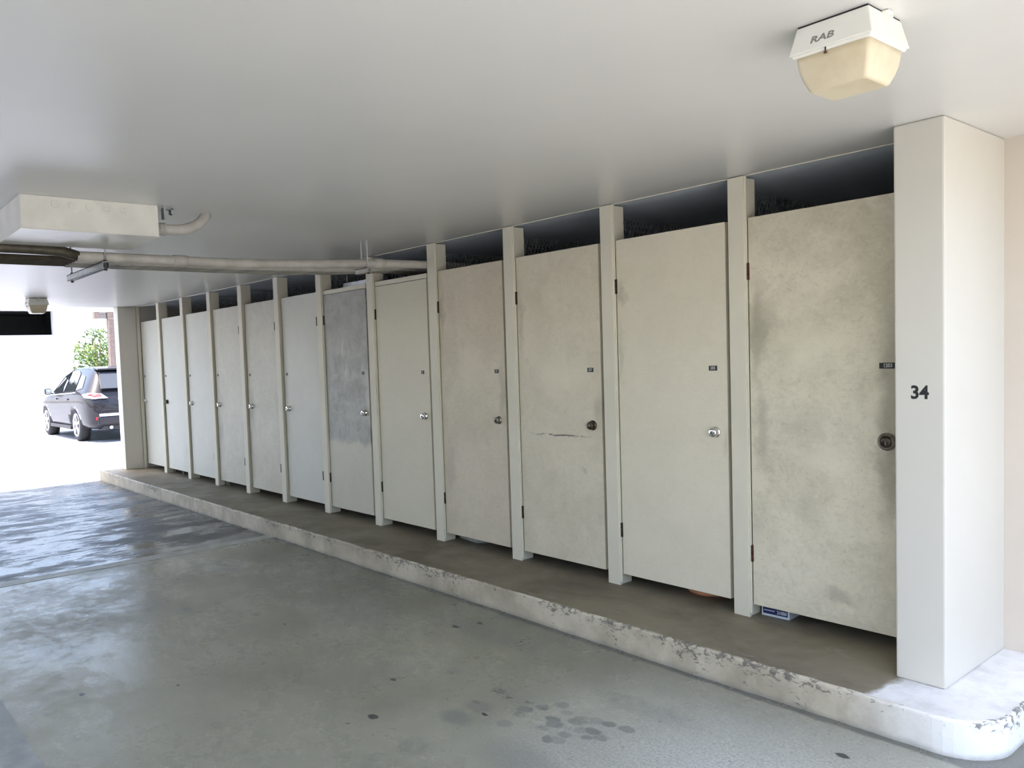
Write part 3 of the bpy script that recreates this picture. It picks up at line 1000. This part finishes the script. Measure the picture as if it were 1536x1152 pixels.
# rod hanger in front of the post
hg = empty('pipe_hanger', (-5.0, -0.55, ZC + 0.002))
MB().tube([(0.036, 0, -0.24), (0.036, 0, 0)], 0.005, 8).build('threaded_rod', M['white_metal'], hg)
MB().tube([(-0.042, 0, -0.235), (-0.042, 0, 0)], 0.005, 8).build('threaded_rod', M['white_metal'], hg)
channel(MB(), -0.11, 0.055, 0, -0.2445, -0.2085, 0.036).build('channel', M['pipe'], hg)
b = MB(); b.lathe((0.036, 0, -0.2405), (0, 0, -1), [(0, 0.012), (0.011, 0.012)], 6, False)
b.build('nut', M['bronze'], hg)
tag(hg, 'short rod hanger gripping the thick pipe in front of the locker post', 'pipe hanger', 'trapeze hangers for the pipes')

# ------------------------------------------------------------------ outside: house, planting, timber frame
hs = empty('house', (-34, 3.0, 0.6))
def hb(x0, x1, y0, y1, z0, z1):
    return MB().box(x0 + 34, x1 + 34, y0 - 2.85, y1 - 2.85, z0 - 0.6, z1 - 0.6)
hb(-34.2, -34.0, -9.0, 4.0, 0.4, 3.02).build('lower_wall', M['wall_white'], hs)
hb(-34.6, -33.9, -9.0, 5.2, 3.96, 4.9).build('fascia', M['wall_white'], hs)
hb(-34.4, -33.92, 4.0, 4.62, 0.4, 3.96).bevel(0.01, 1).build('corner_pier', M['wall_white'], hs)
hb(-37.5, -37.3, -9.0, 4.5, 0.4, 3.96).build('rear_wall', M['dark_void'], hs)
hb(-37.5, -34.3, -9.0, 4.5, 3.96, 4.1).build('soffit', M['dark_void'], hs)
hb(-37.4, -34.2, -9.0, 4.0, 2.6, 2.7).build('deck', M['dark_void'], hs)
hb(-37.5, -34.3, 4.4, 4.5, 0.4, 3.96).build('side_wall', M['dark_void'], hs)
hb(-33.95, -33.7, -9.0, 4.6, 0.4, 0.95).bevel(0.01, 1).build('plinth', M['wall_pink'], hs)
tag(hs, 'white house front with a dark opening, far beyond the drive', 'house')
structure(MB().box(-40, -39.6, 4.0, 16, 0.0, 5.6).build('garden_wall', M['wall_white']))

fr = empty('timber_frame', (-26.0, 3.94, 0.1))
MB().box(-0.11, 0.11, -0.12, 0.11, 0, 3.07).bevel(0.01, 1).build('post', M['brown_wood'], fr)
MB().box(-0.1, 0.1, -0.53, -0.38, 3.07, 3.28).bevel(0.006, 1).build('beam_end', M['brown_wood'], fr)
MB().box(-0.1, 0.1, -0.13, 2.4, 3.07, 3.28).bevel(0.006, 1).build('beam', M['brown_wood'], fr)
for i in range(4):
    MB().box(-0.09, 0.09, -0.39, -0.12, 3.08 + i * 0.05, 3.11 + i * 0.05).build('slat', M['brown_slat'], fr)
tag(fr, 'brown timber post with a slatted beam end behind the parked car', 'timber frame')


# shrub
def mat_leaf(name, a, b):
    t = NT(name)
    oi = t.n('ShaderNodeTexCoord').outputs['Object']
    n = t.noise(oi, 3.0, 3)
    t.color(t.mix(t.ramp(n, 0.35, 0.65), a, b))
    t.rough(0.5)
    return t.m


M['leaf'] = mat_leaf('shrub_leaf', (0.05, 0.12, 0.035), (0.20, 0.26, 0.06))
M['bark'] = plain('shrub_bark', (0.16, 0.12, 0.08), 0.8, 0, 0.15, 10)
sh = empty('shrub', (-31.0, 4.85, 0.45))
b = MB()
rs = random.Random(5)
for i in range(14):
    a = rs.uniform(0, 6.28); rr = rs.uniform(0.15, 0.75)
    h = rs.uniform(1.5, 2.5)
    b.tube([(0.1 * math.cos(a), 0.1 * math.sin(a), 0), (rr * .5 * math.cos(a), rr * .5 * math.sin(a), h * .5), (rr * math.cos(a), rr * math.sin(a), h)], [0.03, 0.02, 0.008], 6)
b.build('stem', M['bark'], sh)
bm = bmesh.new()
for i in range(2600):
    a = rs.uniform(0, 6.28); z = rs.uniform(0.5, 2.65)
    R_ = 0.82 * math.sqrt(max(0.05, 1 - ((z - 1.35) / 1.4) ** 2))
    d = R_ * math.sqrt(rs.random())
    if z > 2.1 and rs.random() < 0.75: continue
    c = Vector((d * math.cos(a), d * math.sin(a), z))
    n = Vector((rs.gauss(0, 1), rs.gauss(0, 1), rs.gauss(0.4, 1))).normalized()
    s = n.cross(Vector((rs.random(), rs.random(), rs.random()))).normalized()
    t_ = n.cross(s)
    L = rs.uniform(0.05, 0.1); W = L * 0.42
    bm.faces.new([bm.verts.new(c - s * L), bm.verts.new(c + t_ * W), bm.verts.new(c + s * L), bm.verts.new(c - t_ * W)])
mb = MB(); mb.bm.free(); mb.bm = bm
fo = mb.build('foliage', M['leaf'], sh); fo['kind'] = 'stuff'
tag(sh, 'leafy green shrub behind the parked car', 'shrub')

# ------------------------------------------------------------------ car
def mat_car():
    t = NT('dark_car_paint')
    n = t.noise(t.coord(), 3, 2)
    t.color(t.mix(n, (0.014, 0.012, 0.015), (0.02, 0.018, 0.022)))
    t.rough(0.5)
    t.b.inputs['Specular IOR Level'].default_value = 0.15
    t.b.inputs['Coat Weight'].default_value = 0.7
    t.b.inputs['Coat Roughness'].default_value = 0.03
    return t.m


M['car'] = mat_car()
M['glass'] = plain('tinted_car_glass', (0.03, 0.035, 0.04), 0.03, 0, 0.0)
M['glass'].node_tree.nodes['Principled BSDF'].inputs['Coat Weight'].default_value = 1.0
M['tyre'] = plain('tyre_rubber', (0.02, 0.02, 0.022), 0.8)
M['alloy'] = plain('alloy_rim', (0.7, 0.7, 0.72), 0.25, 0.7, 0.02)
M['red_lens'] = plain('red_lamp_lens', (0.5, 0.02, 0.03), 0.15)
M['clear_lens'] = plain('clear_lamp_lens', (0.6, 0.58, 0.6), 0.15)
M['trim_dark'] = plain('dark_plastic_trim', (0.025, 0.025, 0.028), 0.5)

car = empty('car', (-18.22, 1.93, -0.012), math.pi)
# local frame: +x runs forward along the car (world -x), +y is its right... after the half turn local +y = world -y


def loft(stations):
    bm = bmesh.new(); rings = []
    for st in stations:
        x, zb, zs, wb, ws, zr, wr = st  # bottom, belt, widths, roof
        half = [(0.0, zb), (wb * 0.55, zb), (wb * 0.92, zb + 0.03), (wb, zb + 0.10), (ws * 1.0, zb + (zs - zb) * 0.45), (ws * 1.005, zb + (zs - zb) * 0.72), (ws * 0.985, zs - 0.03), (ws * 0.955, zs),
                (wr + (ws * 0.955 - wr) * 0.5, zs + (zr - zs) * 0.5), (wr, zr - 0.05 * min(1, (zr - zs) / .3)), (wr * 0.9, zr - 0.012), (wr * 0.5, zr), (0.0, zr + 0.006)]
        ring = [bm.verts.new((x, y, z)) for y, z in half] + [bm.verts.new((x, -y, z)) for y, z in half[-2:0:-1]]
        rings.append(ring)
    n = len(rings[0])
    for i in range(len(rings) - 1):
        for k in range(n):
            f = bm.faces.new((rings[i][k], rings[i][(k + 1) % n], rings[i + 1][(k + 1) % n], rings[i + 1][k])); f.smooth = True
    bm.faces.new(rings[0]); bm.faces.new(rings[-1][::-1])
    return bm


#        x     zb    zs    wb    ws    zr    wr
ST = [(0.00, 0.42, 0.80, 0.66, 0.72, 0.84, 0.66),
      (0.05, 0.36, 0.95, 0.78, 0.82, 1.00, 0.70),
      (0.16, 0.30, 1.06, 0.86, 0.89, 1.18, 0.70),
      (0.34, 0.28, 1.10, 0.89, 0.925, 1.44, 0.64),
      (0.50, 0.27, 1.11, 0.90, 0.94, 1.60, 0.61),
      (0.70, 0.26, 1.10, 0.90, 0.945, 1.645, 0.61),
      (1.10, 0.25, 1.09, 0.90, 0.945, 1.675, 0.62),
      (1.70, 0.24, 1.07, 0.90, 0.94, 1.69, 0.63),
      (2.30, 0.24, 1.05, 0.90, 0.94, 1.665, 0.63),
      (2.75, 0.24, 1.03, 0.90, 0.94, 1.57, 0.62),
      (3.10, 0.24, 1.02, 0.90, 0.94, 1.38, 0.63),
      (3.45, 0.24, 1.01, 0.90, 0.94, 1.16, 0.66),
      (3.70, 0.24, 1.00, 0.90, 0.935, 1.05, 0.72),
      (4.10, 0.25, 0.93, 0.88, 0.92, 0.99, 0.70),
      (4.50, 0.28, 0.82, 0.82, 0.86, 0.89, 0.64),
      (4.70, 0.34, 0.70, 0.70, 0.74, 0.76, 0.54),
      (4.77, 0.42, 0.60, 0.55, 0.60, 0.64, 0.44)]
mb = MB(); mb.bm.free(); mb.bm = loft(ST)
body = mb.build('body', M['car'], car)
sub = body.modifiers.new('smooth', 'SUBSURF'); sub.levels = 1; sub.render_levels = 1
# wheel wells cut out of the body
WX = (1.06, 3.80)
cut = MB()
for x in WX:
    for s in (1, -1):
        cut.lathe((x, s * 0.70, 0.36), (0, s, 0), [(0, 0.395), (0.4, 0.395)], 32)
cutter = cut.build('cutter', M['trim_dark'], car)
bo = body.modifiers.new('wells', 'BOOLEAN'); bo.operation = 'DIFFERENCE'; bo.object = cutter; bo.solver = 'EXACT'
bpy.context.view_layer.update()
dg = bpy.context.evaluated_depsgraph_get()
nm = bpy.data.meshes.new_from_object(body.evaluated_get(dg))
body.modifiers.clear()
body.data = nm
bpy.data.objects.remove(cutter)
# wells lining, tyres, rims
for x in WX:
    for s in (1, -1):
        wl = MB(); wl.lathe((x, s * 0.69, 0.36), (0, s, 0), [(0, 0.394), (0.02, 0.394)], 28); wl.build('wheel_well', M['trim_dark'], car)
        ty = MB()
        ty.lathe((x, s * 0.70, 0.372), (0, s, 0), [(0, 0.25), (0.005, 0.33), (0.03, 0.366), (0.10, 0.372), (0.18, 0.366), (0.215, 0.335), (0.222, 0.27), (0.2, 0.25)], 36)
        w = ty.build('wheel', M['tyre'], car)
        rim = MB()
        rim.lathe((x, s * 0.70, 0.372), (0, s, 0), [(0.17, 0.262), (0.219, 0.262), (0.223, 0.25), (0.20, 0.235), (0.19, 0.0)], 32)
        for j in range(5):
            a = 2 * math.pi * j / 5 + 0.3
            c0 = Vector((x + 0.03 * math.cos(a), s * 0.905, 0.372 + 0.03 * math.sin(a)))
            c1 = Vector((x + 0.245 * math.cos(a), s * 0.918, 0.372 + 0.245 * math.sin(a)))
            rim.bar(c0, c1, 0.05, 0.02, (0, 1, 0))
        rim.lathe((x, s * 0.895, 0.372), (0, s, 0), [(0, 0.06), (0.028, 0.055), (0.032, 0)], 18)
        rim.build('rim', M['alloy'], w)


def side_pt(x, f):
    """point on the greenhouse side at station x, f = 0 belt .. 1 roof edge"""
    for i in range(len(ST) - 1):
        if ST[i][0] <= x <= ST[i + 1][0]:
            u = (x - ST[i][0]) / (ST[i + 1][0] - ST[i][0])
            S = [ST[i][j] + (ST[i + 1][j] - ST[i][j]) * u for j in range(7)]
            y0, z0 = S[4] * 0.955, S[2]
            y1, z1 = S[6], S[5] - 0.05 * min(1, (S[5] - S[2]) / .3)
            return Vector((x, y0 + (y1 - y0) * f + 0.012, z0 + (z1 - z0) * f))


def side_window(name, corners, s):
    b = MB()
    pts = []
    for (x, f) in corners:
        v = side_pt(x, f); pts.append((v.x, v.y * s, v.z))
    b.prism(pts, (0, 0.008 * s, 0.002))
    return b.build(name, M['glass'], car)


for s in (1, -1):
    side_window('rear_side_window', [(1.14, .1), (2.02, .08), (2.0, .92), (1.5, .93), (1.28, .8)], s)
    side_window('front_side_window', [(2.1, .08), (3.25, .1), (2.72, .9), (2.08, .92)], s)
    side_window('quarter_window', [(0.62, .2), (1.06, .12), (1.18, .78), (0.85, .72)], s)
    # chrome belt strip
    b = MB()
    va = side_pt(1.0, .02); vb = side_pt(3.3, .02)
    b.bar((va.x, (va.y + .004) * s, va.z), (vb.x, (vb.y + .004) * s, vb.z), 0.012, 0.02)
    b.build('belt_trim', M['alloy'], car)
    # door handles
    for hx in (1.55, 2.55):
        MB().box(hx, hx + 0.2, s * 0.947 - 0.012, s * 0.947 + 0.016, 0.93, 0.96).bevel(0.006, 2).build('door_handle', M['car'], car)
    # sill trim
    MB().box(1.5, 3.36, s * 0.9 - 0.03, s * 0.9 + 0.035, 0.25, 0.33).bevel(0.012, 2).build('sill', M['trim_dark'], car)
    # mirror
    m_ = MB().box(2.98, 3.12, s * 0.97 - 0.02, s * 0.97 + 0.13, 1.04, 1.19); m_.bevel(0.03, 3)
    mo = m_.build('wing_mirror', M['car'], car, smooth=True)
    MB().box(2.972, 2.981, s * 0.97 + 0.0, s * 0.97 + 0.11, 1.06, 1.17).build('mirror_glass', M['chrome'], mo)
    MB().bar((3.06, s * 0.9, 1.05), (3.06, s * 1.0, 1.08), 0.05, 0.03).build('mirror_arm', M['car'], mo)
    # tail lamp wrapped on the corner
    b = MB()
    b.prism([(0.03, s * 0.50, 0.98), (0.06, s * 0.80, 0.97), (0.30, s * 0.925, 1.0), (0.42, s * 0.935, 1.07), (0.20, s * 0.86, 1.10), (0.10, s * 0.62, 1.08)], (-0.055, 0.006 * s, 0))
    tl = b.build('tail_lamp', M['clear_lens'], car)
    b = MB()
    b.prism([(-0.03, s * 0.60, 1.03), (0.02, s * 0.80, 1.03), (0.2, s * 0.9, 1.05), (0.1, s * 0.84, 1.085), (0.03, s * 0.66, 1.08)], (-0.012, 0.004 * s, 0))
    b.build('red_lens', M['red_lens'], tl)
    # low reflector
    MB().box(0.0, 0.05, s * 0.66 - 0.1, s * 0.66 + 0.1, 0.50, 0.57).bevel(0.01, 2).build('rear_reflector', M['red_lens'], car)
    # exhaust
    MB().tube([(0.02, s * 0.45, 0.33), (0.3, s * 0.45, 0.33)], 0.035, 14).build('exhaust_tip', M['alloy'], car)
    # roof rail
    MB().tube([(0.95, s * 0.60, 1.655), (1.1, s * 0.6, 1.71), (1.8, s * 0.61, 1.735), (2.3, s * 0.6, 1.70), (2.45, s * 0.6, 1.655)], 0.014, 8).build('roof_rail', M['alloy'], car)
# rear glass, spoiler, bumper pieces
b = MB()
b.prism([(0.10, -0.62, 1.17), (0.10, 0.62, 1.17), (0.395, 0.56, 1.53), (0.395, -0.56, 1.53)], (-0.045, 0, 0.02))
b.build('rear_window', M['glass'], car)
b = MB()
b.hexa([(0.30, -0.60, 1.585), (0.30, 0.60, 1.585), (0.75, 0.58, 1.63), (0.75, -0.58, 1.63), (0.30, -0.60, 1.625), (0.30, 0.60, 1.625), (0.75, 0.58, 1.665), (0.75, -0.58, 1.665)])
b.bevel(0.012, 2).build('roof_spoiler', M['car'], car)
MB().box(-0.035, 0.06, -0.70, 0.70, 0.58, 0.64).bevel(0.015, 2).build('bumper_lip', M['alloy'], car)
MB().box(-0.03, 0.1, -0.74, 0.74, 0.40, 0.58).bevel(0.03, 2).build('rear_bumper', M['car'], car)
MB().box(0.05, 0.5, -0.6, 0.6, 0.27, 0.38).bevel(0.02, 2).build('rear_valance', M['trim_dark'], car)
MB().box(-0.02, 0.05, -0.28, 0.28, 0.92, 0.965).bevel(0.006, 2).build('tailgate_trim', M['alloy'], car)
MB().box(-0.012, 0.04, -0.27, 0.27, 0.72, 0.88).bevel(0.006, 2).build('plate_recess', M['trim_dark'], car)
tag(car, 'dark glossy SUV parked in the sun outside the far end', 'car')
